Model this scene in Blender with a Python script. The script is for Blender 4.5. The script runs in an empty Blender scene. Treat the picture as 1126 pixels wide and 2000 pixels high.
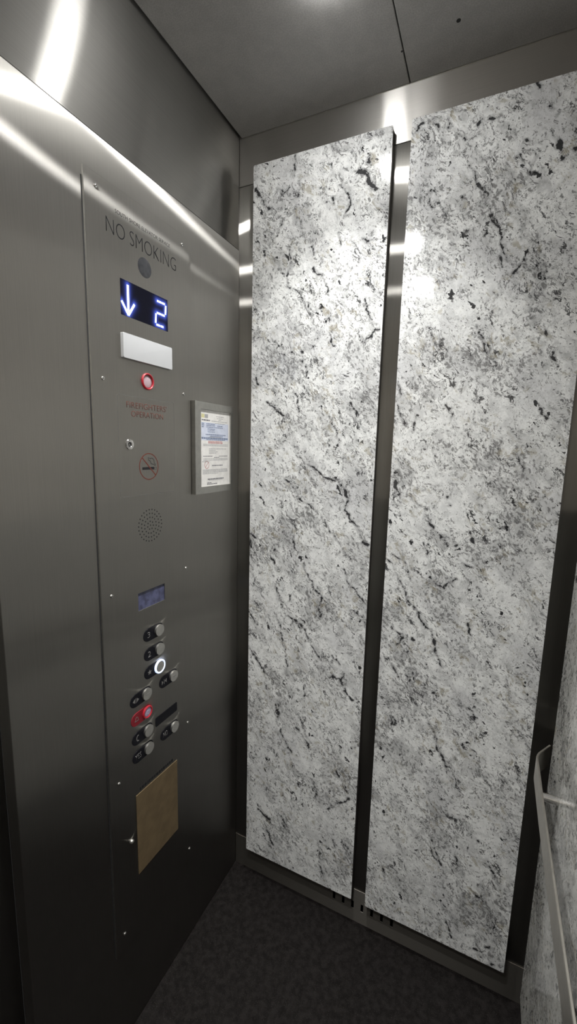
import bpy, bmesh, math, random
import numpy as np
from mathutils import Vector, Matrix

S = bpy.context.scene
COL = S.collection
PI = math.pi
ORG = {}

# ------------------------------------------------------------------ helpers
def link(o, parent=None):
    COL.objects.link(o)
    if parent is not None:
        o.parent = parent
    return o

def tag(o, label=None, cat=None, group=None, kind=None):
    if label: o['label'] = label
    if cat: o['category'] = cat
    if group: o['group'] = group
    if kind: o['kind'] = kind
    return o

def thing(name, label, cat, loc, group=None):
    o = bpy.data.objects.new(name, None)
    o.empty_display_size = .05
    link(o); o.location = loc; ORG[o.name] = Vector(loc)
    return tag(o, label, cat, group)

def obj(name, bm, mats, parent=None, smooth=False, base=None):
    """bm is in world coordinates; the object's origin sits at its thing's base"""
    if parent is not None:
        L = ORG[parent.name]
    else:
        if base is None:
            vs = [v.co for v in bm.verts]
            base = ((min(v.x for v in vs)+max(v.x for v in vs))/2, (min(v.y for v in vs)+max(v.y for v in vs))/2, min(v.z for v in vs))
        L = Vector(base)
    bmesh.ops.translate(bm, verts=bm.verts, vec=-L)
    bmesh.ops.recalc_face_normals(bm, faces=bm.faces)
    me = bpy.data.meshes.new(name); bm.to_mesh(me); bm.free()
    for m in (mats if isinstance(mats, (list, tuple)) else [mats]): me.materials.append(m)
    if smooth:
        for p in me.polygons: p.use_smooth = True
        me.set_sharp_from_angle(angle=math.radians(35))
    o = bpy.data.objects.new(name, me)
    link(o, parent)
    if parent is None: o.location = L
    ORG[o.name] = L
    return o

def bevel(bm, w, seg=2, sharp=True):
    es = [e for e in bm.edges if (not sharp) or (len(e.link_faces) == 2 and e.calc_face_angle(0) > .6)]
    bmesh.ops.bevel(bm, geom=es, offset=w, segments=seg, profile=.5, affect='EDGES', clamp_overlap=True)
    return bm

def box(b, bm=None, bev=0, seg=2, mat=0):
    x0, x1, y0, y1, z0, z1 = b
    t = bmesh.new()
    bmesh.ops.create_cube(t, size=1)
    for v in t.verts:
        v.co = Vector(((x0+x1)/2+v.co.x*(x1-x0), (y0+y1)/2+v.co.y*(y1-y0), (z0+z1)/2+v.co.z*(z1-z0)))
    if bev: bevel(t, bev, seg)
    for f in t.faces: f.material_index = mat
    return merge(bm, t)

def merge(bm, t):
    if bm is None: return t
    me = bpy.data.meshes.new('tmp'); t.to_mesh(me); t.free()
    bm.from_mesh(me); bpy.data.meshes.remove(me)
    return bm

def AX(axis):
    """maps (u, v, depth) to the world. 'x': u=+y v=+z out=+x ; 'y': u=+x v=+z out=-y ; 'z': u=+x v=+y out=-z ; 'r': u=-y v=+z out=-x"""
    return {'x': lambda u, v, d: Vector((d, u, v)), 'y': lambda u, v, d: Vector((u, -d, v)),
            'z': lambda u, v, d: Vector((u, v, -d)), 'r': lambda u, v, d: Vector((-d, u, v))}[axis]

def prism(pts, d0, d1, axis='x', bm=None, bev=0, seg=2, front_only=False):
    """outline (u, v) pulled from depth d0 to d1 (d1 faces the cab)"""
    f = AX(axis); t = bmesh.new()
    a = [t.verts.new(f(u, v, d0)) for u, v in pts]
    b = [t.verts.new(f(u, v, d1)) for u, v in pts]
    n = len(pts)
    t.faces.new(a[::-1]); top = t.faces.new(b)
    for i in range(n): t.faces.new((a[i], a[(i+1) % n], b[(i+1) % n], b[i]))
    if bev:
        es = list(top.edges)
        bmesh.ops.bevel(t, geom=es, offset=bev, segments=seg, profile=.5, affect='EDGES', clamp_overlap=True)
    return merge(bm, t)

def circle(cu, cv, r, n=32, a0=0, a1=2*PI, end=False):
    k = n if not end else n-1
    return [(cu+r*math.cos(a0+(a1-a0)*i/k), cv+r*math.sin(a0+(a1-a0)*i/k)) for i in range(n)]

def rrect(u0, u1, v0, v1, r, n=5):
    p = []
    for cu, cv, a in ((u1-r, v0+r, -PI/2), (u1-r, v1-r, 0), (u0+r, v1-r, PI/2), (u0+r, v0+r, PI)):
        p += [(cu+r*math.cos(a+PI/2*i/n), cv+r*math.sin(a+PI/2*i/n)) for i in range(n+1)]
    return p

def stadium(u0, u1, vc, r, n=12):
    return circle(u1-r, vc, r, n, -PI/2, PI/2, True) + circle(u0+r, vc, r, n, PI/2, 3*PI/2, True)

def ring(cu, cv, r0, r1, d0, d1, axis='x', n=40, bm=None, bev=0):
    f = AX(axis); t = bmesh.new()
    prof = [(r0, d0), (r1, d0), (r1, d1-bev), (r1-bev, d1), (r0+bev, d1), (r0, d1-bev)]
    vs = [[t.verts.new(f(cu+r*math.cos(2*PI*i/n), cv+r*math.sin(2*PI*i/n), d)) for r, d in prof] for i in range(n)]
    m = len(prof)
    for i in range(n):
        for k in range(m):
            a, b = vs[i], vs[(i+1) % n]
            t.faces.new((a[k], b[k], b[(k+1) % m], a[(k+1) % m]))
    bmesh.ops.remove_doubles(t, verts=t.verts, dist=1e-7)
    return merge(bm, t)

def dome(cu, cv, r, d0, h, axis='x', n=24, m=5, bm=None, rim=0):
    """a shallow cap on a short straight rim"""
    f = AX(axis); t = bmesh.new()
    prof = [(r, d0)] + ([(r, d0+rim)] if rim else [])
    for k in range(1, m):
        a = PI/2*k/m
        prof.append((r*math.cos(a), d0+rim+h*math.sin(a)))
    vs = [[t.verts.new(f(cu+q*math.cos(2*PI*i/n), cv+q*math.sin(2*PI*i/n), d)) for q, d in prof] for i in range(n)]
    top = t.verts.new(f(cu, cv, d0+rim+h)); bot = t.verts.new(f(cu, cv, d0))
    for i in range(n):
        a, b = vs[i], vs[(i+1) % n]
        for k in range(len(prof)-1): t.faces.new((a[k], b[k], b[k+1], a[k+1]))
        t.faces.new((a[-1], b[-1], top)); t.faces.new((b[0], a[0], bot))
    return merge(bm, t)

def plate_holes(u0, u1, v0, v1, holes, d0, d1, axis='x', extra_u=(), extra_v=()):
    """a sheet with real rectangular holes"""
    us = sorted({u0, u1, *[h[0] for h in holes], *[h[1] for h in holes]})
    vs = sorted({v0, v1, *[h[2] for h in holes], *[h[3] for h in holes]})
    f = AX(axis); t = bmesh.new(); cache = {}
    def V(u, v, d):
        k = (round(u, 6), round(v, 6), round(d, 6))
        if k not in cache: cache[k] = t.verts.new(f(u, v, d))
        return cache[k]
    def solid(i, j):
        if i < 0 or j < 0 or i >= len(us)-1 or j >= len(vs)-1: return False
        cu, cv = (us[i]+us[i+1])/2, (vs[j]+vs[j+1])/2
        return not any(h[0] < cu < h[1] and h[2] < cv < h[3] for h in holes)
    for i in range(len(us)-1):
        for j in range(len(vs)-1):
            if not solid(i, j): continue
            a, b, c, d = us[i], us[i+1], vs[j], vs[j+1]
            t.faces.new((V(a, c, d1), V(b, c, d1), V(b, d, d1), V(a, d, d1)))
            t.faces.new((V(a, c, d0), V(a, d, d0), V(b, d, d0), V(b, c, d0)))
            if not solid(i-1, j): t.faces.new((V(a, c, d0), V(a, c, d1), V(a, d, d1), V(a, d, d0)))
            if not solid(i+1, j): t.faces.new((V(b, c, d0), V(b, d, d0), V(b, d, d1), V(b, c, d1)))
            if not solid(i, j-1): t.faces.new((V(a, c, d0), V(b, c, d0), V(b, c, d1), V(a, c, d1)))
            if not solid(i, j+1): t.faces.new((V(a, d, d0), V(a, d, d1), V(b, d, d1), V(b, d, d0)))
    return t

def strokes(paths, w, d0, d1, axis='x', bm=None, closed=False, cap=True):
    """thick poly-lines lying on a surface"""
    if bm is None: bm = bmesh.new()
    for P in paths:
        n = len(P)
        L, Rr = [], []
        for i in range(n):
            if closed: a, b = P[i-1], P[(i+1) % n]
            else: a, b = P[max(0, i-1)], P[min(n-1, i+1)]
            dx, dy = b[0]-a[0], b[1]-a[1]; l = math.hypot(dx, dy) or 1
            nx, ny = -dy/l*w/2, dx/l*w/2
            L.append((P[i][0]+nx, P[i][1]+ny)); Rr.append((P[i][0]-nx, P[i][1]-ny))
        f = AX(axis)
        m = n if closed else n-1
        lo = [(bm.verts.new(f(*L[i], d0)), bm.verts.new(f(*Rr[i], d0))) for i in range(n)]
        hi = [(bm.verts.new(f(*L[i], d1)), bm.verts.new(f(*Rr[i], d1))) for i in range(n)]
        for i in range(m):
            j = (i+1) % n
            bm.faces.new((hi[i][0], hi[i][1], hi[j][1], hi[j][0]))
            bm.faces.new((lo[i][0], lo[j][0], lo[j][1], lo[i][1]))
            bm.faces.new((lo[i][0], hi[i][0], hi[j][0], lo[j][0]))
            bm.faces.new((lo[i][1], lo[j][1], hi[j][1], hi[i][1]))
        if not closed:
            for i in (0, n-1):
                bm.faces.new((lo[i][0], lo[i][1], hi[i][1], hi[i][0]))
    return bm

def lettering(text, u0, u1, v0, v1, d, axis='x', thin=0, depth=.0002, bm=None, spacing=1.0):
    """letters fitted into a rectangle of the surface"""
    c = bpy.data.curves.new('letters', 'FONT'); c.body = text; c.size = 1; c.offset = thin; c.space_character = spacing
    c.resolution_u = 4
    o = bpy.data.objects.new('letters', c); COL.objects.link(o)
    dg = bpy.context.evaluated_depsgraph_get(); dg.update()
    me = bpy.data.meshes.new_from_object(o.evaluated_get(dg))
    bpy.data.objects.remove(o); bpy.data.curves.remove(c)
    t = bmesh.new(); t.from_mesh(me); bpy.data.meshes.remove(me)
    bmesh.ops.remove_doubles(t, verts=t.verts, dist=1e-5)
    xs = [v.co.x for v in t.verts]; ys = [v.co.y for v in t.verts]
    ax, bx, ay, by = min(xs), max(xs), min(ys), max(ys)
    f = AX(axis)
    for v in t.verts:
        u = u0+(v.co.x-ax)/(bx-ax)*(u1-u0); w = v0+(v.co.y-ay)/(by-ay)*(v1-v0)
        v.co = f(u, w, d)
    r = bmesh.ops.extrude_face_region(t, geom=t.faces[:])
    nv = [g for g in r['geom'] if isinstance(g, bmesh.types.BMVert)]
    off = f(0, 0, depth)-f(0, 0, 0)
    bmesh.ops.translate(t, verts=nv, vec=off)
    return merge(bm, t)

# ------------------------------------------------------------------ materials
class N:
    def __init__(s, name):
        s.m = bpy.data.materials.new(name); s.m.use_nodes = True
        s.t = s.m.node_tree; s.t.nodes.clear()
        s.out = s.t.nodes.new('ShaderNodeOutputMaterial')
    def n(s, kind, **kw):
        x = s.t.nodes.new(kind)
        for k, v in kw.items():
            if k in x.bl_rna.properties: setattr(x, k, v)
        return x
    def set(s, sock, v):
        if hasattr(v, 'is_output') or isinstance(v, bpy.types.NodeSocket): s.t.links.new(v, sock)
        elif v is not None: sock.default_value = v
    def math(s, op, a, b=None, c=None, clamp=False):
        x = s.n('ShaderNodeMath'); x.operation = op; x.use_clamp = clamp
        s.set(x.inputs[0], a); s.set(x.inputs[1], b)
        if c is not None: s.set(x.inputs[2], c)
        return x.outputs[0]
    def vmath(s, op, a, b=None):
        x = s.n('ShaderNodeVectorMath'); x.operation = op
        s.set(x.inputs[0], a); s.set(x.inputs[1], b)
        return x.outputs[0]
    def noise(s, vec, scale, detail=4, rough=.55, dist=0, out='Fac'):
        x = s.n('ShaderNodeTexNoise')
        s.set(x.inputs['Vector'], vec)
        x.inputs['Scale'].default_value = scale; x.inputs['Detail'].default_value = detail
        x.inputs['Roughness'].default_value = rough; x.inputs['Distortion'].default_value = dist
        return x.outputs[out]
    def voro(s, vec, scale, feature='F1', out='Distance', rand=1):
        x = s.n('ShaderNodeTexVoronoi'); x.feature = feature
        s.set(x.inputs['Vector'], vec); x.inputs['Scale'].default_value = scale
        x.inputs['Randomness'].default_value = rand
        return x.outputs[out]
    def ramp(s, v, lo, hi, a=0., b=1., smooth=True):
        x = s.n('ShaderNodeMapRange'); x.interpolation_type = 'SMOOTHSTEP' if smooth else 'LINEAR'
        s.set(x.inputs[0], v); x.inputs[1].default_value = lo; x.inputs[2].default_value = hi
        x.inputs[3].default_value = a; x.inputs[4].default_value = b
        return x.outputs[0]
    def mix(s, f, a, b, blend='MIX'):
        x = s.n('ShaderNodeMix'); x.data_type = 'RGBA'; x.blend_type = blend
        s.set(x.inputs[0], f)
        s.set(x.inputs[6], a if not isinstance(a, tuple) else (*a, 1)[:4]); s.set(x.inputs[7], b if not isinstance(b, tuple) else (*b, 1)[:4])
        return x.outputs[2]
    def mapping(s, vec, scale=(1, 1, 1), rot=(0, 0, 0), loc=(0, 0, 0)):
        x = s.n('ShaderNodeMapping'); s.set(x.inputs[0], vec)
        x.inputs['Scale'].default_value = scale; x.inputs['Rotation'].default_value = rot; x.inputs['Location'].default_value = loc
        return x.outputs[0]
    def comb(s, x=0, y=0, z=0):
        n = s.n('ShaderNodeCombineXYZ')
        for i, v in enumerate((x, y, z)): s.set(n.inputs[i], v)
        return n.outputs[0]
    def obj(s): return s.n('ShaderNodeTexCoord').outputs['Object']
    def pos(s): return s.n('ShaderNodeNewGeometry').outputs['Position']
    def bsdf(s, **kw):
        x = s.n('ShaderNodeBsdfPrincipled')
        for k, v in kw.items():
            k = k.replace('_', ' ')
            s.set(x.inputs[k], (*v, 1) if isinstance(v, tuple) and len(v) == 3 else v)
        return x.outputs[0]
    def done(s, sh):
        s.t.links.new(sh, s.out.inputs[0]); return s.m

def plain(name, col, rough=.5, metal=0, spec=.5, var=.06, scale=60, emit=None, es=0, coat=0):
    n = N(name)
    v = n.noise(n.obj(), scale, 3)
    c = n.mix(n.ramp(v, .3, .7), tuple(x*(1-var) for x in col), tuple(min(1, x*(1+var)) for x in col))
    kw = dict(Base_Color=c, Roughness=rough, Metallic=metal, Specular_IOR_Level=spec, Coat_Weight=coat)
    if emit: kw.update(Emission_Color=emit, Emission_Strength=es)
    return n.done(n.bsdf(**kw))

def steel(name, grain, col, a_s, a_l, across, dif=.12, soft=.5, tan=None, wide=(.16, .6), grain_scale=700):
    """brushed stainless steel. grain = direction of the brush lines, across = direction the highlights smear in"""
    n = N(name)
    p = n.pos()
    sc = tuple(4 if g else grain_scale for g in grain)
    st = n.noise(n.mapping(p, sc), 1, 3, .7)
    cl = n.noise(p, 5, 4, .6)
    c = n.mix(n.ramp(st, .3, .7), tuple(x*.95 for x in col), tuple(min(1, x*1.03) for x in col))
    c = n.mix(n.ramp(cl, .35, .7, 0, .25), c, tuple(x*.8 for x in col))
    def lobe(dist, s_, l_):
        # the tangent runs along the brush lines (crisp); highlights smear across them
        g = n.n('ShaderNodeBsdfAnisotropic'); g.distribution = dist
        n.set(g.inputs['Color'], c)
        g.inputs['Roughness'].default_value = math.sqrt(math.sqrt(s_*l_))
        g.inputs['Anisotropy'].default_value = 1-math.sqrt(s_/l_)
        n.set(g.inputs['Tangent'], n.comb(*[float(x) for x in (tan or grain)]))
        return g
    g1 = lobe('BECKMANN', a_s, a_l); g2 = lobe('GGX', wide[0], wide[1])
    g = n.n('ShaderNodeMixShader'); g.inputs[0].default_value = soft
    n.t.links.new(g1.outputs[0], g.inputs[1]); n.t.links.new(g2.outputs[0], g.inputs[2])
    d = n.n('ShaderNodeBsdfDiffuse'); n.set(d.inputs['Color'], c)
    m = n.n('ShaderNodeMixShader'); m.inputs[0].default_value = dif
    n.t.links.new(g.outputs[0], m.inputs[1]); n.t.links.new(d.outputs[0], m.inputs[2])
    return n.done(m.outputs[0])

STEEL = (.46, .447, .419)
M = {}
M['steel_panel'] = steel('brushed_steel_upright_grain', (0, 0, 1), STEEL, .012, 1.2, (0, 1, 0), .015, .48, (0, -.008, 1), (.08, .6))
M['steel_plate'] = steel('brushed_steel_faceplate', (0, 0, 1), STEEL, .012, 1.2, (0, 1, 0), .015, .52, (0, -.022, 1), (.08, .6))
M['steel_back'] = steel('brushed_steel_back_wall', (0, 0, 1), STEEL, .006, .9, (1, 0, 0), .015, .25, None, (.07, .6))
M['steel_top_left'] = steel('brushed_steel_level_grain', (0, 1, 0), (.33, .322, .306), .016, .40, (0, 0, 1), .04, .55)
M['steel_top_back'] = steel('brushed_steel_level_grain_back', (1, 0, 0), (.46, .45, .43), .016, .40, (0, 0, 1), .04, .55)
M['near'] = plain('dark_reflection_wall', (.07, .065, .06), .4)  # unseen lower wall, dark so the steel strips reflect less light low down
M['tan'] = plain('pale_reflection_wall', (.68, .62, .55), .4)  # unseen upper wall, pale so the steel strips reflect brighter higher up
M['skirting'] = steel('brushed_steel_skirting', (1, 0, 0), (.20, .188, .168), .03, .30, (0, 0, 1), .03, .5)
M['satin'] = plain('satin_steel', (.62, .61, .58), .28, 1)
M['cap'] = plain('button_cap_steel', (.56, .55, .52), .42, 1)
M['chrome'] = plain('polished_screw_steel', (.8, .79, .77), .12, 1)
M['frame'] = plain('satin_grey_frame', (.40, .395, .37), .38, 1)
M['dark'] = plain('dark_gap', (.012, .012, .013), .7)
M['edge_bright'] = plain('bright_edge_metal', (.72, .70, .66), .22, 1)
M['gap'] = plain('hairline_gap', (.10, .097, .09), .6)
M['core'] = plain('dark_panel_core', (.05, .045, .042), .6)
M['edge'] = plain('edge_strip_metal', (.45, .43, .40), .35, 1)
M['black'] = plain('black_plastic', (.006, .006, .009), .5, spec=.15)
M['ink'] = plain('dark_engraving', (.022, .022, .024), .7, spec=.08)
M['red_ink'] = plain('red_brown_engraving', (.125, .040, .030), .7, spec=.08)
M['symbol'] = plain('grey_button_symbol', (.17, .165, .16), .6)
M['white_plastic'] = plain('white_lens_plastic', (.47, .478, .49), .4, var=.01)
M['lens'] = plain('smoky_round_lens', (.034, .035, .039), .25, 0, .25, .3, 90)
M['red_plastic'] = plain('red_button_plastic', (.36, .018, .03), .4, emit=(.9, .03, .05, 1), es=.03)
M['red_label'] = plain('red_button_label', (.20, .014, .022), .5, spec=.2)
M['lilac'] = plain('lilac_button_lens', (.36, .30, .42), .25, emit=(.5, .38, .62, 1), es=.035)
M['pinkish'] = plain('pink_grey_indicator_lens', (.40, .30, .33), .2)
M['lcd'] = plain('blue_grey_screen', (.065, .07, .135), .15, 0, .5, .35, 60)
M['brown'] = plain('brown_card', (.135, .098, .055), .7, spec=.15, var=.12, scale=25)
M['paper'] = plain('white_paper', (.80, .785, .76), .6)
M['paper_blue'] = plain('pale_blue_print', (.62, .66, .78), .6)
M['paper_pink'] = plain('pale_pink_print', (.78, .66, .66), .6)
M['print'] = plain('grey_print', (.36, .36, .37), .6)
M['print_dark'] = plain('dark_print', (.12, .12, .14), .6)
M['print_blue'] = plain('blue_print', (.13, .18, .30), .6)
M['print_red'] = plain('red_print', (.50, .20, .20), .6)
M['print_yellow'] = plain('yellow_print', (.62, .58, .30), .6)
M['lit_blue_white'] = plain('lit_segments', (.8, .85, 1), .4, emit=(.72, .84, 1, 1), es=2.6)
M['lit_ring'] = plain('lit_button_ring', (.8, .85, 1), .4, emit=(.56, .68, 1, 1), es=1.15)

def glass_mat():
    n = N('clear_cover_glass')
    t = n.n('ShaderNodeBsdfTransparent'); g = n.n('ShaderNodeBsdfGlossy'); g.inputs['Roughness'].default_value = .05
    m = n.n('ShaderNodeMixShader'); m.inputs[0].default_value = .05
    n.t.links.new(t.outputs[0], m.inputs[1]); n.t.links.new(g.outputs[0], m.inputs[2])
    return n.done(m.outputs[0])
M['glass'] = glass_mat()

def lamp_mat():
    n = N('lit_downlight_lens')
    e = n.n('ShaderNodeEmission'); e.inputs[0].default_value = (*LAMP, 1); e.inputs[1].default_value = LENS
    return n.done(e.outputs[0])

def screen_mat():
    n = N('display_glow')
    a = n.n('ShaderNodeAttribute'); a.attribute_name = 'glow'
    f = a.outputs['Fac']
    c = n.mix(f, (.004, .005, .012), (.10, .16, .85))
    return n.done(n.bsdf(Base_Color=(.006, .006, .010), Roughness=.4, Specular_IOR_Level=.02, Emission_Color=c, Emission_Strength=n.math('MULTIPLY_ADD', f, .9, .35)))

def granite(name, flat, off, gl=.11, tone=1.0):
    """white granite laminate with grey clouds, dark slanting veins, black and tan flecks.  flat maps world position to (across, up)"""
    n = N(name)
    sep = n.n('ShaderNodeSeparateXYZ'); n.t.links.new(n.pos(), sep.inputs[0])
    U = sep.outputs[0] if flat == 'xz' else sep.outputs[1]
    p = n.comb(U, sep.outputs[2], 0)
    p = n.vmath('ADD', p, (off[0], off[1], off[2]))
    warp = n.vmath('SUBTRACT', n.noise(p, 16, 4, .6, out='Color'), (.5, .5, .5))
    w2 = n.vmath('SUBTRACT', n.noise(p, 60, 3, .6, out='Color'), (.5, .5, .5))
    def sc(v, k):
        x = n.n('ShaderNodeVectorMath'); x.operation = 'SCALE'; n.set(x.inputs[0], v); x.inputs['Scale'].default_value = k
        return x.outputs[0]
    q = n.vmath('ADD', p, n.vmath('ADD', sc(warp, .04), sc(w2, .004)))
    # the slant of the veining: from upper left down to lower right
    r = n.mapping(q, (1, 1, 1), (0, 0, math.radians(57)))
    rs = n.mapping(r, (.58, 1, 1))
    rs2 = n.mapping(r, (.36, 1, 1), loc=(3.1, 1.7, 0))
    def shift(v, x, y): return n.mapping(v, (1, 1, 1), loc=(x, y, 0))
    base = n.mix(n.ramp(n.noise(q, 45, 5, .65), .32, .55), (.64, .65, .65), (.82, .83, .825))
    # broad faint grey and lilac zones
    c = n.mix(n.ramp(n.noise(rs, 8, 4, .6), .48, .68, 0, .55), base, (.50, .505, .525))
    # soft grey patches a few centimetres wide, lined by darker broken edges
    zone = n.noise(shift(r, 3, 9), 7, 3, .55)
    pt = n.noise(shift(rs, 4, 7), 19, 6, .62)
    c = n.mix(n.ramp(n.math('MULTIPLY_ADD', zone, .4, pt), .68, .80, 0, .50), c, (.47, .475, .48))
    rim = n.math('ABSOLUTE', n.math('SUBTRACT', pt, .53))
    rm = n.noise(shift(q, 6, 2), 26, 4, .6)
    c = n.mix(n.math('MULTIPLY', n.ramp(rim, .0, .016, .85, 0), n.ramp(rm, .47, .60)), c, (.14, .14, .142))
    # centimetre clouds of mid grey
    cl = n.noise(shift(rs, 2, 2), 42, 7, .7)
    c = n.mix(n.ramp(n.math('MULTIPLY_ADD', zone, .45, cl), .745, .86, 0, .52), c, (.33, .335, .34))
    # worm-like grain edges and millimetre flecks, denser in some zones
    f1 = n.noise(shift(rs, 5, 2), 95, 6, .72)
    worm = n.math('ABSOLUTE', n.math('SUBTRACT', f1, .5))
    c = n.mix(n.math('MULTIPLY', n.ramp(worm, .0, .020, .62, 0), n.ramp(rm, .36, .56, .35, 1)), c, (.27, .272, .265))
    f2 = n.noise(shift(rs, 9, 4), 150, 5, .68)
    c = n.mix(n.ramp(n.math('MULTIPLY_ADD', zone, .35, f2), .725, .785, 0, .80), c, (.15, .15, .15))
    f3 = n.noise(shift(q, 1, 4), 200, 3, .6)
    c = n.mix(n.ramp(n.math('MULTIPLY_ADD', rm, .35, f3), .80, .86, 0, .85), c, (.10, .10, .10))
    # tan and rust flecks
    tn = n.noise(shift(rs, 1, 8), 70, 5, .65)
    tm = n.noise(shift(q, 2, 6), 12, 3, .55)
    c = n.mix(n.math('MULTIPLY', n.ramp(tn, .52, .62), n.ramp(tm, .50, .62, 0, .55)), c, (.27, .235, .15))
    # dark broken veins running down to the right
    for s_, th, m0, l_, sd in ((24, .030, .53, .92, 4), (44, .045, .55, .88, 9)):
        v = n.noise(shift(rs2, sd, sd), s_, 8, .66)
        ri = n.math('ABSOLUTE', n.math('SUBTRACT', v, .5))
        mk = n.noise(n.mapping(r, (.5, 1, 1), loc=(7+sd, 3, 0)), 24, 5, .65)
        thick = n.ramp(mk, m0, m0+.20, 0, th)
        k = n.math('SUBTRACT', thick, ri)
        c = n.mix(n.ramp(k, -.003, .005, 0, l_), c, (.028, .028, .03))
    # black flecks in loose clusters
    b = n.noise(n.mapping(r, (.65, 1, 1), loc=(4, 4, 0)), 85, 4, .55)
    bm_ = n.noise(n.mapping(r, (.6, 1, 1), loc=(6, 1, 0)), 13, 4, .6)
    c = n.mix(n.ramp(n.math('MULTIPLY_ADD', bm_, .7, b), 1.04, 1.07, 0, .96), c, (.016, .016, .018))
    # the traced veins, broken up and roughened by noise
    at = n.n('ShaderNodeAttribute'); at.attribute_name = 'vein'
    br = n.noise(shift(q, 3, 3), 75, 6, .7)
    br2 = n.noise(shift(q, 8, 3), 260, 3, .6)
    fld = n.math('ADD', at.outputs['Fac'], n.math('ADD', n.math('MULTIPLY_ADD', br, 12.0, -6.2), n.math('MULTIPLY_ADD', br2, 6.0, -3.0)))
    halo = n.math('ADD', at.outputs['Fac'], n.math('MULTIPLY_ADD', br, 16.0, -5.5))
    if flat == 'xz':
        c = n.mix(n.ramp(halo, -3, 2.5, 0, .55), c, (.22, .22, .225))
        c = n.mix(n.ramp(fld, -.5, .5, 0, .95), c, (.022, .022, .024))
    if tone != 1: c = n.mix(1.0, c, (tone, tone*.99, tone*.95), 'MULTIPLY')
    return n.done(n.bsdf(Base_Color=c, Roughness=gl, Specular_IOR_Level=.45))

M['granite_a'] = granite('granite_laminate', 'xz', (0, 0, 0))
M['granite_dimmed'] = granite('granite_laminate_side_dimmed', 'yz', (4.3, 2.2, 0), tone=.68)  # same granite, darkened in colour to imitate dimmer light on the handrail wall

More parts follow.
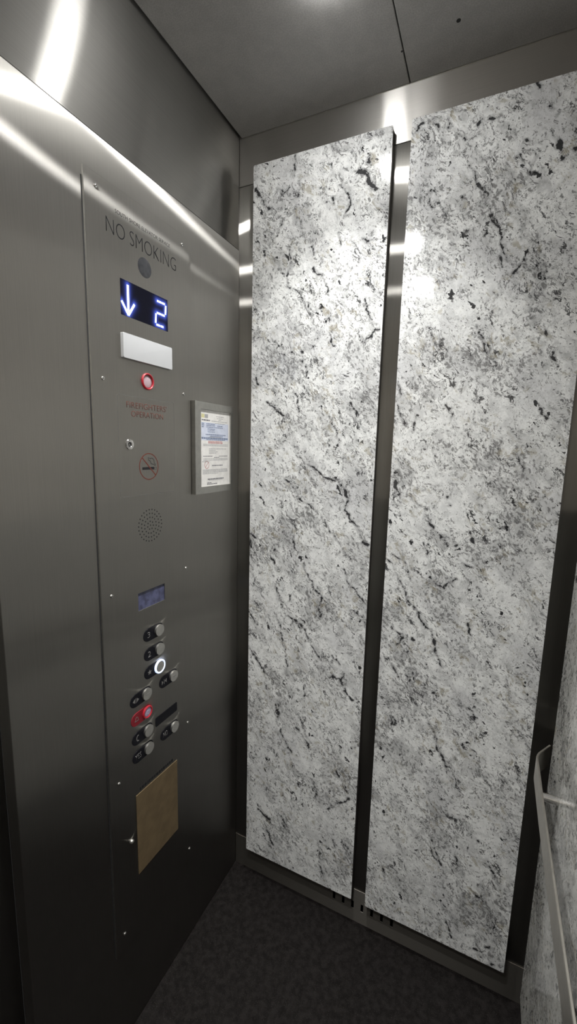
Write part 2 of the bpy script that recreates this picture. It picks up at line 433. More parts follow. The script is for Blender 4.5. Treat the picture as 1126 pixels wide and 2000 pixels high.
# the larger veins and flecks of the two granite panels: half width in mm, then (across, up) in mm
VEINS = [
    (1.25,172,1374,205,1346,216,1320,241,1311,267,1292,289,1277,315,1236),(0.5,315,1236,374,1162),
    (1.25,212,1439,231,1422,256,1412,284,1393,312,1381,335,1374),(1.5,348,1355,360,1334,353,1302,375,1273,387,1255),(1.0,56,1205,88,1184,106,1151),
    (2.0,141,1165),(1.0,131,1142,145,1121),(1.0,200,1209,207,1173),(1.5,57,1086,79,1067,72,1040),(1.5,95,1082),
    (1.1,238,1134,245,1111,265,1083,272,1060,295,1043,290,1014,297,984),(1.0,352,1133,368,1109,390,1083,420,1050),(1.25,393,1021,414,1008,426,986),
    (2.25,414,1008),(0.75,143,1058,168,1004),(1.5,198,1029,199,1013),(0.75,59,951,85,916),(1.0,160,938,174,908,179,869,194,807,188,778),
    (1.25,186,969,224,954,247,936,262,901,279,873,306,848),(1.25,59,835,83,806,109,775,113,752),(1.75,339,811,361,808,374,783,400,755),
    (1.25,372,830,364,805),(0.75,339,869,356,848),(1.25,253,756,251,725),(0.8,169,670,164,605,183,569,216,524),(1.1,233,655,258,602,280,574),
    (1.5,420,1211,411,1218),(1.25,105,1592,132,1575,158,1557,171,1546),(1.25,71,1656,78,1639),(0.75,305,1540,317,1518,327,1486),
    (1.0,354,1581,372,1560,373,1539),(1.5,357,1529),(0.75,191,1621,204,1596,208,1562),(1.5,213,1698),(1.5,226,1681),(1.0,223,1663,227,1654),
    (1.0,203,1645),(1.25,230,1456),(1.0,208,1464),(1.15,474,1179,488,1164,501,1135,521,1110,536,1077,562,1045,581,1018,598,1005,613,969,621,932,629,914),
    (1.0,569,1302,586,1273,604,1249,622,1233),(1.75,483,1385,487,1364,500,1349),(0.9,523,1356,542,1331,553,1322),(3.0,552,1469),
    (1.4,481,1574,488,1544,499,1528),(1.5,519,1533,522,1514),(1.0,473,1628,482,1598),(0.75,513,1200,522,1169,538,1133),(1.0,489,1192,511,1184),
    (0.9,564,1233,571,1202),(1.0,601,1132,621,1124,634,1143,643,1152),(1.25,501,996,522,972,515,947),(2.25,551,972),(1.75,543,933),
    (1.0,485,904,508,886,526,855),(1.75,496,904),(1.5,542,868,562,850,571,826,588,819),(2.25,615,839),(1.15,608,754,626,724,639,687,660,641),
    (1.0,499,763,521,726),(2.0,521,714),(1.5,666,1271,677,1247),(1.0,659,1193,682,1186),(2.25,641,1237),(1.0,684,1045,694,1010),
    (1.15,678,823,708,815,717,795),(1.5,615,1332),(2.0,611,1354),(1.75,62,2149,76,2131,92,2111,108,2094),(1.15,179,2206,182,2182,183,2168),
    (0.75,189,2143,196,2125),(1.3,178,2101,191,2102,190,2112),(1.0,140,2133,152,2125,165,2133),
    (1.0,310,2120,310,2107,325,2084,330,2057,320,2033,331,2034),(2.0,345,2128,366,2123,376,2105,386,2087,399,2080),(1.25,375,2156,374,2144),
    (1.25,276,2109),(1.4,266,2078),(0.75,283,2083,287,2070),(1.5,253,2055,253,2045),(0.75,306,2005,310,1984,313,1970),(0.9,236,1979,240,1961),
    (0.55,152,2061,131,2025),(0.65,199,2047,208,2008),(0.85,169,1990,170,1947,164,1915,171,1892,193,1879,211,1855,218,1836),
    (1.0,242,1926,263,1902,284,1867),(1.75,282,1866),(0.75,367,1974,378,1966,393,1967),(0.8,360,1932,361,1919),(1.25,378,1835,386,1817,395,1785,411,1773),
    (1.25,420,1765,405,1746,380,1731),(2.1,256,1751),(2.1,244,1734),(1.0,297,1748,304,1726),(1.25,161,1717),(1.25,185,1723),(1.4,211,1723),
    (1.1,87,1892,92,1869),(1.75,92,1981),(1.0,63,1775,66,1759),(1.25,161,1782),(1.0,516,2198,529,2175),(1.3,551,2195,553,2172),(2.5,614,2165),
    (2.0,586,2140),(1.3,568,2151,586,2137),(1.3,633,2166,652,2167),(1.5,714,2216,727,2200),(2.25,748,2159),(1.5,761,2143),(2.0,767,2089,779,2056),
    (1.75,710,2103),(2.75,520,2050),(1.1,513,2044,522,2022,538,2005),(1.0,600,2085,624,2041,640,2005,658,1955,685,1937),(1.75,642,1984),(1.65,605,1948),
    (1.75,680,1885,685,1864),(1.75,723,1872,712,1847),(0.6,708,2022,721,2045,728,2068),(2.25,797,2069),(1.0,482,2180,495,2197),
    (1.0,629,2041,648,1996,673,1940,694,1875),(2.5,644,1743),(1.5,650,1731,670,1685),(2.5,781,1720),(1.15,800,1676,806,1650),(1.25,782,1570,800,1537),
    (1.5,591,1574,604,1544),(1.1,753,1457,769,1412),(1.65,639,419,651,387,669,350,676,339),(1.15,700,388,714,358),(1.5,772,402,793,391,800,373),
    (2.25,753,454),(1.75,818,488),(2.75,554,155),(1.3,521,252,523,212),(1.5,700,182,706,154,713,134),(2.75,778,131),(2.25,805,155),(1.5,818,106),
    (1.75,761,293,773,292),(1.5,679,130),(1.75,101,272,134,254,160,239),(1.3,135,202,155,159),(1.15,362,275,374,251),(1.0,312,246,322,207),
    (1.0,326,165,333,144),(1.75,232,111),(1.0,184,282,210,249),(1.0,158,665,168,595,206,534,214,522),(1.15,233,609,278,552),(1.5,187,407),(1.25,199,400),
    (2.25,243,417),(1.0,218,381,227,339),(1.25,362,511,390,473,404,457),(1.1,340,376,380,411,411,438),(0.9,296,442,305,387),(1.3,103,286,152,244),
    (1.15,506,744,521,691),(1.9,522,723),(2.25,489,634),]

def floor_mat():
    n = N('charcoal_vinyl')
    p = n.pos()
    a = n.noise(p, 420, 2, .6); b = n.noise(p, 60, 4, .65)
    c = n.mix(n.ramp(b, .35, .68), (.0055, .0047, .0046), (.0125, .0110, .0106))
    c = n.mix(n.ramp(a, .60, .68, 0, .7), c, (.034, .031, .029))
    return n.done(n.bsdf(Base_Color=c, Roughness=.7, Specular_IOR_Level=.05))
M['floor'] = floor_mat()

def ceil_mat():
    n = N('grey_ceiling_laminate')
    p = n.pos()
    a = n.noise(p, 380, 2, .6); b = n.noise(p, 30, 3, .6)
    c = n.mix(n.ramp(a, .3, .7), (.35, .342, .33), (.45, .443, .43))
    c = n.mix(n.ramp(b, .3, .7, 0, .25), c, (.25, .245, .24))
    return n.done(n.bsdf(Base_Color=c, Roughness=.45, Specular_IOR_Level=.4))
M['ceil'] = ceil_mat()
LENS = 205
AREA = 4.3
LAMP = (1, .992, .968)
M['lamp'] = lamp_mat()
M['screen'] = screen_mat()

# ------------------------------------------------------------------ the cab (metres; COP wall x=0, granite wall y=0, floor z=0)
W, D, H = .905, -1.62, 2.30
TL = 2.016            # top of the big front return panel
ZJ = 2.18             # joint of the back wall
PL = -.7192           # left end of the return panel: the doorway begins
DR = -1.53

def struct(name, bm, mats, label, **k):
    o = obj(name, bm, mats, **k); o['kind'] = 'structure'; o['label'] = label; return o

struct('floor', box((-.16, W+.03, D-.03, .03, -.04, 0)), M['floor'], 'dark charcoal speckled vinyl floor of the lift')
struct('ceiling', box((-.03, W+.03, D-.03, .03, H+.012, H+.04)), M['dark'], 'dark void above the two grey ceiling panels')
struct('wall_left', box((-.03, 0, PL, -.0016, 0.0005, TL), bev=.0012), M['steel_panel'], 'tall brushed steel return panel carrying the control plate')
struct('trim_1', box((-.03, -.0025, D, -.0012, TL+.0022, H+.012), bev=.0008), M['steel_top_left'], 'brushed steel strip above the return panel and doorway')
bm = box((-.03, 0, D, DR, .0005, TL), bev=.001)
struct('trim_5', bm, M['steel_panel'], 'narrow brushed steel jamb on the far side of the doorway')
bm = box((-.11, -.085, DR-.03, (DR+PL)/2-.001, .003, TL+.03))
struct('door_1', bm, M['steel_panel'], 'closed lift door leaf, further from the control panel')
bm = box((-.11, -.085, (DR+PL)/2+.001, PL+.03, .003, TL+.03))
struct('door_2', bm, M['steel_panel'], 'closed lift door leaf beside the return panel')
struct('trim_3', box((-.16, -.03, DR-.06, PL+.06, TL+.035, TL+.08)), M['dark'], 'dark header over the doorway')
struct('wall_back', box((-.03, W+.03, 0.0005, .03, .115, ZJ), bev=.001), M['steel_back'], 'upright grained steel wall behind the granite panels')
struct('trim_2', box((-.03, W+.03, 0.0, .03, ZJ+.0012, H+.012), bev=.0008), M['steel_top_back'], 'level grained steel strip above the granite panels')
struct('wall_right', box((W+.0005, W+.03, D, -.001, .115, ZJ), bev=.001), M['steel_back'], 'steel wall behind the handrail')
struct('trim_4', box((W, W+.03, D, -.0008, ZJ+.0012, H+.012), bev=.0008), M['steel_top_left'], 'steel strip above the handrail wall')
struct('wall_near', box((-.03, W+.03, D-.03, D-.001, 1.1515, H+.012)), M['tan'], 'unseen upper wall facing the granite panels, made pale tan to brighten steel reflections')  # two-part split of this unseen wall is invented to shape the steel's reflections
struct('trim_6', box((-.03, W+.03, D-.03, D-.001, .0005, 1.15)), M['near'], 'unseen lower wall facing the granite panels, made dark to deepen steel reflections')

# baseboards: a sheet with seven real vent slots in front of a dark gap
slots = [(.3678+.0303*i-.0042, .3678+.0303*i+.0042, .0440, .0705) for i in range(7)]
struct('baseboard_back', plate_holes(.001, W-.001, .0005, .1145, slots, -.0002, .0014, 'y'), M['skirting'], 'steel skirting with seven vent slots under the granite panels')
struct('trim_7', box((-.03, W+.03, .020, .03, .0005, .114)), M['dark'], 'dark gap behind the vent slots')
struct('baseboard_right', box((W-.0012, W+.03, D, -.0022, .0005, .1145)), M['skirting'], 'steel skirting under the handrail wall')

# ceiling panels
for name, x0, x1, lab in (('a', .006, .4553, 'grey ceiling panel with three round downlights, next to the control panel side'),
                          ('b', .4577, W-.004, 'grey ceiling panel on the handrail side, with a small dark hole')):
    c = obj('ceiling_panel', box((x0, x1, D+.004, -.0025, H, H+.0115), bev=.0012), M['ceil'])
    tag(c, lab, 'ceiling panel', 'grey ceiling panels')
    obj('edge_trim', box((x0, x1, -.0024, -.0004, H-.0012, H+.006)), M['satin'], c)
    if name == 'b':
        o = obj('screw_hole', prism(circle(.5668, -.110, .0042, 16), H*-1-.001, -H+.0003, 'z'), M['dark'], c)
    else:
        o = obj('seam_clip', prism(circle(.4535, -.0884, .0022, 12), -H-.001, -H+.0006, 'z'), M['dark'], c)

# ------------------------------------------------------------------ downlights
LIGHTS = [(.362, -.312, 'round ceiling downlight nearest the granite wall'),
          (.340, -.802, 'middle one of three round ceiling downlights'),
          (.325, -1.282, 'round ceiling downlight furthest from the granite wall')]
for x, y, lab in LIGHTS:
    t = thing('downlight', lab, 'ceiling light', (x, y, H), 'round downlights in the ceiling')
    obj('trim_ring', ring(x, y, .0325, .0395, -H-.0005, -H+.0016, 'z', 40, bev=.0006), M['satin'], t, True)
    obj('lens', dome(x, y, .0315, -H-.0005, .004, 'z', 32, 5, rim=.0060), M['lamp'], t, True)
    l = bpy.data.lights.new('lamp', 'AREA'); l.shape = 'DISK'; l.size = .058; l.energy = AREA; l.color = LAMP; l.spread = math.radians(94)
    lo = bpy.data.objects.new('lamp', l); link(lo, t); lo.location = (0, 0, -.0110)

# ------------------------------------------------------------------ granite wall panels
TH = .0226
def laminate(u0, u1, v0, v1, d0, d1, axis, step):
    """thin sheet with clipped corners, gridded so the veining can be stored on it"""
    f = AX(axis); bm = bmesh.new()
    nu, nv = max(2, round((u1-u0)/step)), max(2, round((v1-v0)/step))
    def pt(i, j, d):
        u, v = u0+(u1-u0)*i/nu, v0+(v1-v0)*j/nv
        if i in (0, nu) and j in (0, nv):
            u += .0012 if i == 0 else -.0012; v += .0012 if j == 0 else -.0012
        return bm.verts.new(f(u, v, d))
    G = [[pt(i, j, d1) for j in range(nv+1)] for i in range(nu+1)]
    for i in range(nu):
        for j in range(nv): bm.faces.new((G[i][j], G[i+1][j], G[i+1][j+1], G[i][j+1]))
    r = bmesh.ops.extrude_edge_only(bm, edges=[e for e in bm.edges if e.is_boundary])
    off = f(0, 0, d0)-f(0, 0, d1)
    bmesh.ops.translate(bm, verts=[g for g in r['geom'] if isinstance(g, bmesh.types.BMVert)], vec=off)
    return bm

def vein_field(o):
    """how far (mm) each point lies inside the nearest vein; negative outside"""
    me = o.data; L = ORG[o.name]; n = len(me.vertices)
    co = np.empty(n*3); me.vertices.foreach_get('co', co); co = co.reshape(-1, 3)
    X = (co[:, 0]+L.x)*1000; Z = (co[:, 2]+L.z)*1000
    rng = np.random.default_rng(5)
    def vnoise(cell):
        """smooth random field, about -1..1, with cells of that many mm"""
        gx, gz = X/cell+7, Z/cell+7
        g = rng.uniform(-1, 1, (int(gx.max())+3, int(gz.max())+3))
        i, k = gx.astype(int), gz.astype(int); fx, fz = gx-i, gz-k
        fx, fz = fx*fx*(3-2*fx), fz*fz*(3-2*fz)
        return (g[i, k]*(1-fx)+g[i+1, k]*fx)*(1-fz)+(g[i, k+1]*(1-fx)+g[i+1, k+1]*fx)*fz
    jx = 3.6*vnoise(22)+3.0*vnoise(10)+1.8*vnoise(5); jz = 3.0*vnoise(22)+2.6*vnoise(10)+1.8*vnoise(5)
    wid = 1+.75*vnoise(16)+.55*vnoise(8)
    X = X+jx; Z = Z+jz
    best = np.full(n, -14.)
    for rec in VEINS:
        w = (rec[0]*1.55+.2)*(wid if len(rec) > 3 else .6+.4*wid)-(.5 if len(rec) > 3 else .1); P = [(rec[i], rec[i+1]) for i in range(1, len(rec), 2)]
        if len(P) == 1: P = P*2
        for k in range(len(P)-1):
            (ax, az), (bx, bz) = P[k], P[k+1]
            dx, dz = bx-ax, bz-az; l2 = dx*dx+dz*dz or 1
            t = np.clip(((X-ax)*dx+(Z-az)*dz)/l2, 0, 1)
            best = np.maximum(best, w-np.hypot(X-ax-t*dx, Z-az-t*dz))
    at = me.attributes.new('vein', 'FLOAT', 'POINT'); at.data.foreach_set('value', best.astype(np.float32))

def wall_panel(u0, u1, v0, v1, axis, d0, gran, label):
    f = AX(axis)
    base = f((u0+u1)/2, v0, d0)
    t = thing('granite_panel', label, 'wall panel', base, 'granite wall panels')
    r = .004
    obj('core', prism(rrect(u0+.0006, u1-.0006, v0+.0006, v1-.0006, r), d0, d0+TH-.0062, axis), M['core'], t)
    obj('edge_trim', prism(rrect(u0+.0002, u1-.0002, v0+.0002, v1-.0002, r), d0+TH-.006, d0+TH-.0018, axis), M['edge'], t)
    face = obj('laminate_face', laminate(u0, u1, v0, v1, d0+TH-.0016, d0+TH, axis, (.002 if axis == 'y' else .03)), gran, t)
    if axis == 'y': vein_field(face)
    return t
wall_panel(.0563, .428, .0984, 2.2095, 'y', 0, M['granite_a'], 'white and grey granite panel beside the control panel wall')
wall_panel(.4709, .8466, .0984, 2.2095, 'y', 0, M['granite_a'], 'white and grey granite panel in the middle, nearer the handrail')
wall_panel(-.640, -.062, .0984, 2.2095, 'r', -W, M['granite_dimmed'], 'granite panel behind the far end of the handrail')
wall_panel(-1.27, -.684, .0984, 2.2095, 'r', -W, M['granite_dimmed'], 'granite panel behind the near end of the handrail')

# ------------------------------------------------------------------ handrail
t = thing('handrail', 'flat brushed metal handrail with a bent end on the granite side wall', 'handrail', (.85, -.7, .727))
def rail_bar():
    z0, z1, th = .733, .787, .0046
    path = [(.884, -.030), (.8545, -.081)]
    # rounded bend, then straight along the wall
    path = [(.882, -.034), (.8570, -.074), (.8532, -.083), (.8512, -.090), (.8502, -.100), (.8476, -.224), (.8457, -.375), (.8438, -.577), (.8436, -.90), (.8445, -1.35), (.8475, -1.373), (.8585, -1.382), (.882, -1.422)]
    bm = bmesh.new(); rows = []
    n = len(path)
    for i, (x, y) in enumerate(path):
        a, b = path[max(0, i-1)], path[min(n-1, i+1)]
        dx, dy = b[0]-a[0], b[1]-a[1]; l = math.hypot(dx, dy)
        nx, ny = dy/l*th/2, -dx/l*th/2
        c = .0012
        rows.append([bm.verts.new(v) for v in ((x-nx, y-ny, z0+c), (x-nx, y-ny, z1-c), (x-nx*.6, y-ny*.6, z1), (x+nx*.6, y+ny*.6, z1),
                                               (x+nx, y+ny, z1-c), (x+nx, y+ny, z0+c), (x+nx*.6, y+ny*.6, z0), (x-nx*.6, y-ny*.6, z0))])
    for i in range(n-1):
        for k in range(8): bm.faces.new((rows[i][k], rows[i][(k+1) % 8], rows[i+1][(k+1) % 8], rows[i+1][k]))
    bm.faces.new(rows[0]); bm.faces.new(rows[-1][::-1])
    return bm
obj('rail', rail_bar(), plain('handrail_satin', (.48, .46, .42), .40, 1), t, True)
for y, px in ((-.180, -.8510), (-.70, -.8460), (-1.25, -.8466)):
    p = obj('mounting_post', prism(circle(y, .760, .0085, 24), -.8822, px, 'r'), M['chrome'], t, True)

# ------------------------------------------------------------------ control panel
X0 = .0002; X1 = .0030
cop = thing('elevator_control_panel', 'brushed steel car operating panel with display, buttons and speaker on the return panel', 'control panel', (0, -.3804, .262))
LCD = (-.4272, -.3398, 1.0856, 1.1275)
plate = obj('faceplate', plate_holes(-.5267, -.2342, .262, 1.9475, [LCD], X0, X1), M['steel_plate'], cop)
bm = bmesh.new()
def wedge(a, b, bm):
    """sloped narrow facet from the plate's face (a) down to the panel (b): two (y, z) lines"""
    v = [bm.verts.new((X1+.0001, *a[0])), bm.verts.new((X1+.0001, *a[1])), bm.verts.new((X0, *b[1])), bm.verts.new((X0, *b[0])), bm.verts.new((X0, *a[0])), bm.verts.new((X0, *a[1]))]
    for q in ((0, 1, 2, 3), (0, 4, 5, 1), (3, 2, 5, 4), (0, 3, 4), (1, 5, 2)): bm.faces.new([v[i] for i in q])
wedge(((-.5267, .262), (-.5267, 1.9475)), ((-.5279, .262), (-.5279, 1.9475)), bm)
wedge(((-.5267, 1.9475), (-.2342, 1.9475)), ((-.5267, 1.9487), (-.2342, 1.9487)), bm)
o = obj('edge_chamfer', bm, M['frame'], plate)  # sloped facets in plain satin grey metal
o['label'] = 'narrow sloped edge of the faceplate'
obj('edge_shadow_strip', box((X0, X0+.0003, -.5304, -.5280, .262, 1.93)), M['dark'], plate)  # thin dark strip standing in for the shadow along the plate's left edge
for z in (1.9254, 1.5866, 1.1458, .7045, .3022):
    for y in (-.5016, -.2597):
        s = obj('screw', dome(y, z, .0038, X1, .0022, rim=.0006), M['chrome'], cop, True)
        obj('socket', prism(circle(y, z, .0011, 6), X1+.002, X1+.0030), M['dark'], s)

obj('maker_lettering', lettering('SOUTH SHORE ELEVATOR SERVICE', -.4570, -.3015, 1.9015, 1.9085, X1, thin=-.012), M['ink'], cop)
obj('no_smoking_lettering', lettering('NO SMOKING', -.4801, -.2816, 1.8590, 1.8860, X1, thin=-.021), M['ink'], cop)
ln = obj('round_lens', dome(-.3815, 1.8300, .0208, X1-.0004, .0012, n=40), M['lens'], cop, True)
ln['label'] = 'round smoky camera lens'

# --- floor display
def seg_glow():
    segs = []
    def seg(a, b): segs.append((a, b))
    A = [((-.4312, 1.7795), (-.4312, 1.7240)), ((-.4485, 1.7448), (-.4312, 1.7218)), ((-.4145, 1.7470), (-.4312, 1.7218))]
    B = [((-.3470, 1.7752), (-.3345, 1.7752)), ((-.3320, 1.7752), (-.3225, 1.7752)), ((-.3195, 1.7725), (-.3212, 1.7535)), ((-.3240, 1.7500), (-.3345, 1.7500)),
         ((-.3370, 1.7500), (-.3485, 1.7500)), ((-.3512, 1.7475), (-.3530, 1.7280)), ((-.3505, 1.7248), (-.3400, 1.7248)), ((-.3370, 1.7248), (-.3285, 1.7248))]
    return A, B
SA, SB = seg_glow()
def screen():
    u0, u1, v0, v1 = -.4500, -.3130, 1.7188, 1.7868
    bm = bmesh.new(); nu, nv = 70, 36
    V = [[bm.verts.new((X1+.0006, u0+(u1-u0)*i/nu, v0+(v1-v0)*j/nv)) for j in range(nv+1)] for i in range(nu+1)]
    for i in range(nu):
        for j in range(nv): bm.faces.new((V[i][j], V[i+1][j], V[i+1][j+1], V[i][j+1]))
    # sides back to the plate
    r = bmesh.ops.extrude_edge_only(bm, edges=[e for e in bm.edges if e.is_boundary])
    for g in r['geom']:
        if isinstance(g, bmesh.types.BMVert): g.co.x = X1-.0003
    o = obj('display', bm, M['screen'], cop)
    me = o.data; at = me.attributes.new('glow', 'FLOAT', 'POINT')
    L = ORG[o.name]
    def dist(p, a, b):
        ax, ay = a; bx, by = b; dx, dy = bx-ax, by-ay
        t = max(0, min(1, ((p[0]-ax)*dx+(p[1]-ay)*dy)/(dx*dx+dy*dy)))
        return math.hypot(p[0]-ax-t*dx, p[1]-ay-t*dy)
    for v in me.vertices:
        p = (v.co.y+L.y, v.co.z+L.z)
        d = min(dist(p, a, b) for a, b in SA+SB)
        at.data[v.index].value = math.exp(-(d/.0068)**1.4)
    return o
dsp = screen()
o = obj('lit_arrow', strokes([SA[0]], .0052, X1+.0007, X1+.0012), M['lit_blue_white'], dsp)
me = strokes([[SA[1][0], SA[1][1]], [SA[2][0], SA[2][1]]], .0046, X1+.0007, X1+.0011)
obj('lit_arrow_head', me, M['lit_blue_white'], dsp)
bm = bmesh.new()
for a, b in SB: strokes([[a, b]], .0038, X1+.0007, X1+.0012, bm=bm)
obj('lit_numeral', bm, M['lit_blue_white'], dsp)

# --- white emergency light lens
bm = prism(rrect(-.4537, -.3082, 1.6352, 1.6836, .0015), X1-.0002, X1+.0075, bev=.0012, seg=3)
obj('emergency_light', bm, M['white_plastic'], cop, True)['label'] = 'unlit white emergency light lens'

# --- red ringed indicator
cu, cv = -.3825, 1.5978
rg = obj('indicator_ring', ring(cu, cv, .0141, .0176, X1-.0002, X1+.0045, bev=.0012), M['red_plastic'], cop, True)
obj('indicator_lens', dome(cu, cv, .0140, X1-.0002, .0022, n=32), M['pinkish'], rg, True)

# --- firefighters' door
u0, u1, v0, v1 = -.4675, -.2970, 1.3505, 1.5615
dr = obj('service_door', strokes([rrect(u0, u1, v0, v1, .004)], .0008, X1-.0003, X1+.0001, closed=True), M['gap'], cop)
dr['label'] = 'hairline gap around the fire service cabinet door'
obj('firefighters_lettering', lettering("FIREFIGHTERS'", -.4440, -.3225, 1.5372, 1.5500, X1, thin=-.012), M['red_ink'], dr)
obj('operation_lettering', lettering('OPERATION', -.4312, -.3345, 1.5195, 1.5318, X1, thin=-.012), M['red_ink'], dr)
k = obj('key_switch', ring(-.4390, 1.4610, .0048, .0112, X1-.0002, X1+.0022, n=32, bev=.0008), M['chrome'], dr, True)
bm = ring(-.4390, 1.4610, .0024, .0049, X1-.0002, X1+.0012, n=24, bev=.0003)
obj('key_slot', bm, M['dark'], cop, True)
# --- no smoking mark
bm = ring(-.3832, 1.4130, .0278, .0300, X1-.0002, X1+.0002, n=56)
a = math.radians(225)
strokes([[(-.3832+.0285*math.cos(math.radians(136)), 1.4130+.0285*math.sin(math.radians(136))), (-.3832+.0285*math.cos(math.radians(-44)), 1.4130+.0285*math.sin(math.radians(-44)))]], .0026, X1-.0002, X1+.0004, bm=bm)
ns = obj('prohibition_mark', bm, M['red_ink'], cop)
bm = prism([(-.4038, 1.4060), (-.3669, 1.4060), (-.3669, 1.4118), (-.4038, 1.4118)], X1-.0002, X1+.0002)
strokes([[(-.3655, 1.4065), (-.3592, 1.4065), (-.3592, 1.4112), (-.3655, 1.4112)]], .0008, X1-.0002, X1+.0002, bm=bm, closed=True)
smoke = [(-.3845, 1.4338), (-.3852, 1.4318), (-.3838, 1.4300), (-.3846, 1.4282), (-.3826, 1.4262), (-.3798, 1.4258), (-.3782, 1.4238), (-.3776, 1.4208), (-.3752, 1.4186), (-.3718, 1.4180), (-.3690, 1.4178), (-.3664, 1.4166), (-.3650, 1.4150),
         (-.3622, 1.4160), (-.3640, 1.4185), (-.3668, 1.4215), (-.3665, 1.4250), (-.3690, 1.4290), (-.3725, 1.4315), (-.3765, 1.4318), (-.3795, 1.4300), (-.3812, 1.4325)]
strokes([smoke], .0014, X1-.0002, X1+.0002, bm=bm)
obj('cigarette_mark', bm, M['ink'], cop)
# --- speaker
bm = bmesh.new()
for r_, k_ in ((0, 1), (.0092, 7), (.0186, 14), (.0277, 20), (.0366, 26)):
    for i in range(k_):
        a = 2*PI*i/k_+PI/2+.08
        prism(circle(-.3831+r_*math.cos(a), 1.2785+r_*math.sin(a), .0019, 8), X1-.0008, X1+.0001, bm=bm)
obj('speaker_holes', bm, M['dark'], cop)
# --- small blue-grey screen sunk into the plate
lc = obj('status_screen', box((X0+.0001, X0+.0006, LCD[0], LCD[1], LCD[2], LCD[3])), M['lcd'], cop)
lc['label'] = 'blank blue grey information screen'

# --- buttons
def button(name, cu, cv, label, sym, lit=False, red=False):
    u0, u1, r = cu-.0500, cu+.0172, .0158
    vc = cv
    sur = obj(name, prism(stadium(u0, u1, vc, r), X1-.0002, X1+.0012, bev=.0004, seg=1), M['red_label'] if red else M['black'], cop, True)
    sur['label'] = label
    R_ = .0140
    if red:
        obj('button_ring', ring(cu, cv, .0112, .0150, X1+.001, X1+.0055, bev=.001), M['red_plastic'], sur, True)
        obj('button_cap', dome(cu, cv, .0112, X1+.001, .0012, n=32, rim=.0022), M['lilac'], sur, True)
        bm = strokes([[(cu-.004, cv-.003), (cu-.003, cv+.001), (cu-.002, cv+.003), (cu, cv+.0042), (cu+.002, cv+.003), (cu+.003, cv+.001), (cu+.004, cv-.003)], [(cu-.0015, cv-.0045), (cu+.0015, cv-.0045)]], .0008, X1+.0042, X1+.0046)
        obj('bell_mark', bm, M['print'], sur)
    elif lit:
        obj('lit_ring', ring(cu, cv, .0134, .0171, X1+.001, X1+.0062, bev=.0012), M['lit_ring'], sur, True)
        obj('button_cap', dome(cu, cv, .0133, X1+.001, .0008, n=36, rim=.0040), M['cap'], sur, True)
    else:
        cap = prism(circle(cu, cv, R_, 40), X1+.001, X1+.0062, bev=.0011, seg=3)
        obj('button_cap', cap, M['cap'], sur, True)
    u = cu-.0330
    d = X1+.0012
    if sym == 'star':
        pts = []
        for i in range(10):
            q = .0068 if i % 2 == 0 else .0029
            pts.append((u+q*math.sin(PI*i/5), cv+q*math.cos(PI*i/5)))
        bm = prism(pts, d-.0002, d+.0003)
    elif sym in ('open', 'close'):
        bm = strokes([[(u, cv-.006), (u, cv+.006)]], .0012, d-.0002, d+.0003)
        for sg in (-1, 1):
            if sym == 'open': pts = [(u+sg*.0030, cv-.0055), (u+sg*.0030, cv+.0055), (u+sg*.0095, cv)]
            else: pts = [(u+sg*.0085, cv-.0055), (u+sg*.0085, cv+.0055), (u+sg*.0028, cv)]
            prism(pts, d-.0002, d+.0003, bm=bm)
        strokes([[(cu-.005, cv), (cu+.005, cv)]], .0018, X1+.0060, X1+.0064, bm=bm)
    elif sym == 'bell':
        bm = strokes([[(u-.006, cv-.004), (u-.004, cv-.001), (u-.003, cv+.004), (u, cv+.006), (u+.003, cv+.004), (u+.004, cv-.001), (u+.006, cv-.004), (u-.006, cv-.004)]], .0012, d-.0002, d+.0003)
    elif sym == 'phone':
        bm = strokes([[(u+.003, cv+.007), (u-.001, cv+.006), (u-.003, cv+.002), (u-.003, cv-.002), (u-.001, cv-.006), (u+.003, cv-.007)]], .0022, d-.0002, d+.0003)
    else:
        w = .0085 if len(sym) == 1 else (.015 if len(sym) == 2 else .019)
        bm = lettering(sym, u-w/2, u+w/2, cv-.0068, cv+.0068, d, thin=-.01)
    obj('button_symbol', bm, M['symbol'], sur)
    return sur
button('floor_button', -.3657, 1.0178, 'black and steel floor button marked 3', '3')
button('floor_button', -.3651, .9692, 'black and steel floor button marked 2', '2')
button('floor_button', -.3659, .9235, 'floor button with a star, its ring lit white', 'star', lit=True)
button('door_button', -.3172, .8740, 'door close button, to the right', 'close')
button('door_button', -.4120, .8756, 'door open button', 'open')
button('alarm_button', -.4110, .8280, 'red alarm button', 'bell', red=True)
button('call_button', -.4099, .7788, 'phone call button', 'phone')
button('answer_button', -.4097, .7320, 'button marked YES', 'YES')
button('answer_button', -.3166, .7295, 'button marked NO', 'NO')
br = obj('black_label_bar', prism(rrect(-.3828, -.3032, .7680, .7920, .003), X1-.0002, X1+.0010, bev=.0003, seg=1), M['black'], cop)
# --- brown card and the dark slot above it, small bright knob
cd = obj('brown_card', prism([(-.4524, .4168), (-.3069, .4129), (-.3066, .6240), (-.4530, .6335)], X1-.0002, X1+.0012), M['brown'], cop)
cd['label'] = 'blank brown card on the lower part of the plate'
random.seed(3)
bm = bmesh.new()
u = -.440
while u < -.325:
    w = random.choice((.004, .0055, .007))
    z = .6420-(u+.45)*.060
    prism([(u, z-.0035), (u+w, z-.0035), (u+w, z+.0045), (u, z+.0045)], X1-.0002, X1+.0002, bm=bm)
    u += w+.0022
obj('worn_black_marking', bm, M['ink'], cop)
kn = obj('knob', dome(-.4722, .5289, .0052, X1-.0002, .0040, rim=.003, n=24), M['cap'], cop, True)

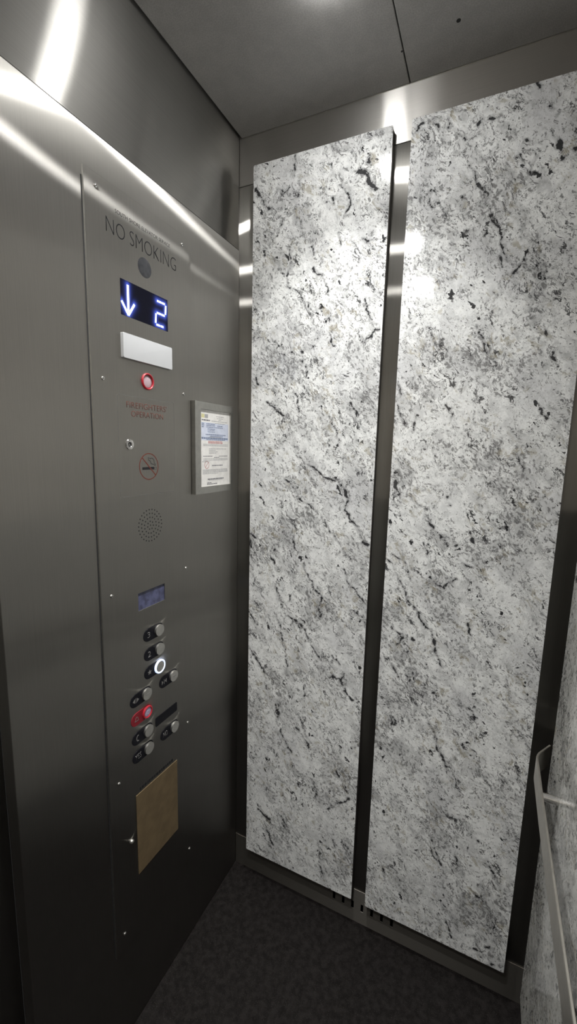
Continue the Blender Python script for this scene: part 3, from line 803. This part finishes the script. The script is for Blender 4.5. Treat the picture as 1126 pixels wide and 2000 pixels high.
# ------------------------------------------------------------------ certificate frame on the return panel
cf = thing('certificate_frame', 'satin metal frame holding a printed white certificate on the return panel', 'picture frame', (0, -.1445, 1.336))
FX = .0165
obj('frame', plate_holes(-.2322, -.0575, 1.3365, 1.5745, [(-.2085, -.0690, 1.3545, 1.5565)], .0002, FX), M['frame'], cf)
pu0, pu1, pv0, pv1 = -.2090, -.0685, 1.3540, 1.5570
pp = obj('paper', box((FX-.0040, FX-.0036, pu0, pu1, pv0, pv1)), M['paper'], cf)
pd = FX-.0036
def line(bm, a, b, v, h=.0016):
    """broken run of tiny words between the fractions a and b of the sheet's width, at the fraction v from its top"""
    u = pu0+(pu1-pu0)*a; e = pu0+(pu1-pu0)*b; z = pv1-(pv1-pv0)*v
    while u < e-.001:
        w = min(e-u, random.uniform(.004, .013))
        prism([(u, z-h/2), (u+w, z-h/2), (u+w, z+h/2), (u, z+h/2)], pd-.0001, pd+.0001, bm=bm)
        u += w+.0012
def rows(rs):
    bm = bmesh.new()
    for r in rs: line(bm, *r)
    return bm
g = [(.52, .78, .075), (.54, .76, .10), (.60, .70, .12), (.36, .92, .14), (.48, .82, .165), (.10, .93, .445), (.10, .93, .462), (.28, .86, .502), (.28, .50, .522), (.28, .58, .542), (.28, .52, .560),
     (.10, .92, .635), (.10, .92, .652), (.06, .30, .672), (.08, .92, .78), (.08, .92, .796), (.08, .92, .812), (.08, .60, .83), (.28, .70, .35), (.28, .74, .92)]
obj('grey_print', rows(g), M['print'], pp)
obj('dark_print', rows([(.06, .32, .135, .0032), (.10, .40, .60), (.62, .92, .60), (.45, .62, .617), (.38, .75, .725, .0022), (.24, .78, .905, .0028), (.22, .36, .955, .0022), (.22, .55, .972, .0022)]), M['print_dark'], pp)
obj('blue_print', rows([(.06, .13, .18, .0022), (.20, .48, .18, .002), (.06, .13, .20, .0022), (.20, .48, .20, .002), (.56, .74, .20, .002), (.06, .13, .222, .002), (.20, .75, .222, .0018), (.24, .48, .245), (.24, .48, .262), (.24, .48, .282),
     (.18, .85, .318, .0026), (.32, .76, .338, .002), (.05, .93, .365, .0042), (.20, .82, .385, .002)]), M['print_blue'], pp)
obj('red_print', rows([(.26, .74, .405, .002), (.26, .74, .424, .003)]), M['print_red'], pp)
obj('blue_tint', prism([(pu0+.006, pv1-.080), (pu1-.008, pv1-.080), (pu1-.008, pv1-.033), (pu0+.006, pv1-.033)], pd-.0001, pd+.00003), M['paper_blue'], pp)
lg = prism([(pu0+.007, pv1-.022), (pu0+.020, pv1-.022), (pu0+.020, pv1-.012), (pu0+.007, pv1-.012)], pd-.0001, pd+.0001)
lg = obj('logo', lg, M['print_yellow'], pp)
obj('logo_blue', prism([(pu0+.021, pv1-.022), (pu0+.036, pv1-.022), (pu0+.036, pv1-.012), (pu0+.021, pv1-.012)], pd-.0001, pd+.0001), M['print'], pp)
nu, nv = pu0+.0300, pv1-.1450
bm = ring(nu, nv, .0090, .0104, pd-.0001, pd+.0001, n=32)
strokes([[(nu-.0068, nv-.0068), (nu+.0068, nv+.0068)]], .0014, pd-.0001, pd+.0001, bm=bm)
obj('printed_no_smoking_mark', bm, M['print_red'], pp)
gl = obj('cover_glass', box((FX-.0030, FX-.0020, -.2083, -.0692, 1.3547, 1.5563)), M['glass'], cf)

# ------------------------------------------------------------------ camera
cam = bpy.data.cameras.new('camera'); co = bpy.data.objects.new('camera', cam); COL.objects.link(co)
f_, a, b, c = 821.277, .4345, -.1496, .0248
ca, sa, cb, sb, cc, sc_ = math.cos(a), math.sin(a), math.cos(b), math.sin(b), math.cos(c), math.sin(c)
fwd = Vector((-sa*cb, ca*cb, sb)); right = Vector((ca, sa, 0)); up = right.cross(fwd)
r2 = cc*right+sc_*up; u2 = -sc_*right+cc*up
co.matrix_world = Matrix(((r2.x, u2.x, -fwd.x, .6906), (r2.y, u2.y, -fwd.y, -1.1128), (r2.z, u2.z, -fwd.z, 1.4606), (0, 0, 0, 1)))
cam.sensor_fit = 'VERTICAL'; cam.sensor_height = 36; cam.sensor_width = 36*1126/2000
cam.lens = f_*36/2000; cam.clip_start = .01
S.camera = co

w = bpy.data.worlds.new('world'); S.world = w; w.use_nodes = True
w.node_tree.nodes['Background'].inputs[0].default_value = (.02, .02, .02, 1)
S.view_settings.view_transform = 'Standard'; S.view_settings.look = 'None'
S.view_settings.exposure = 0; S.view_settings.gamma = 1
S.view_settings.use_curve_mapping = False
S.cycles.max_bounces = 10; S.cycles.diffuse_bounces = 6; S.cycles.glossy_bounces = 8
S.cycles.sample_clamp_indirect = 6; S.cycles.use_denoising = True
S.cycles.caustics_reflective = True
S.cycles.blur_glossy = .3
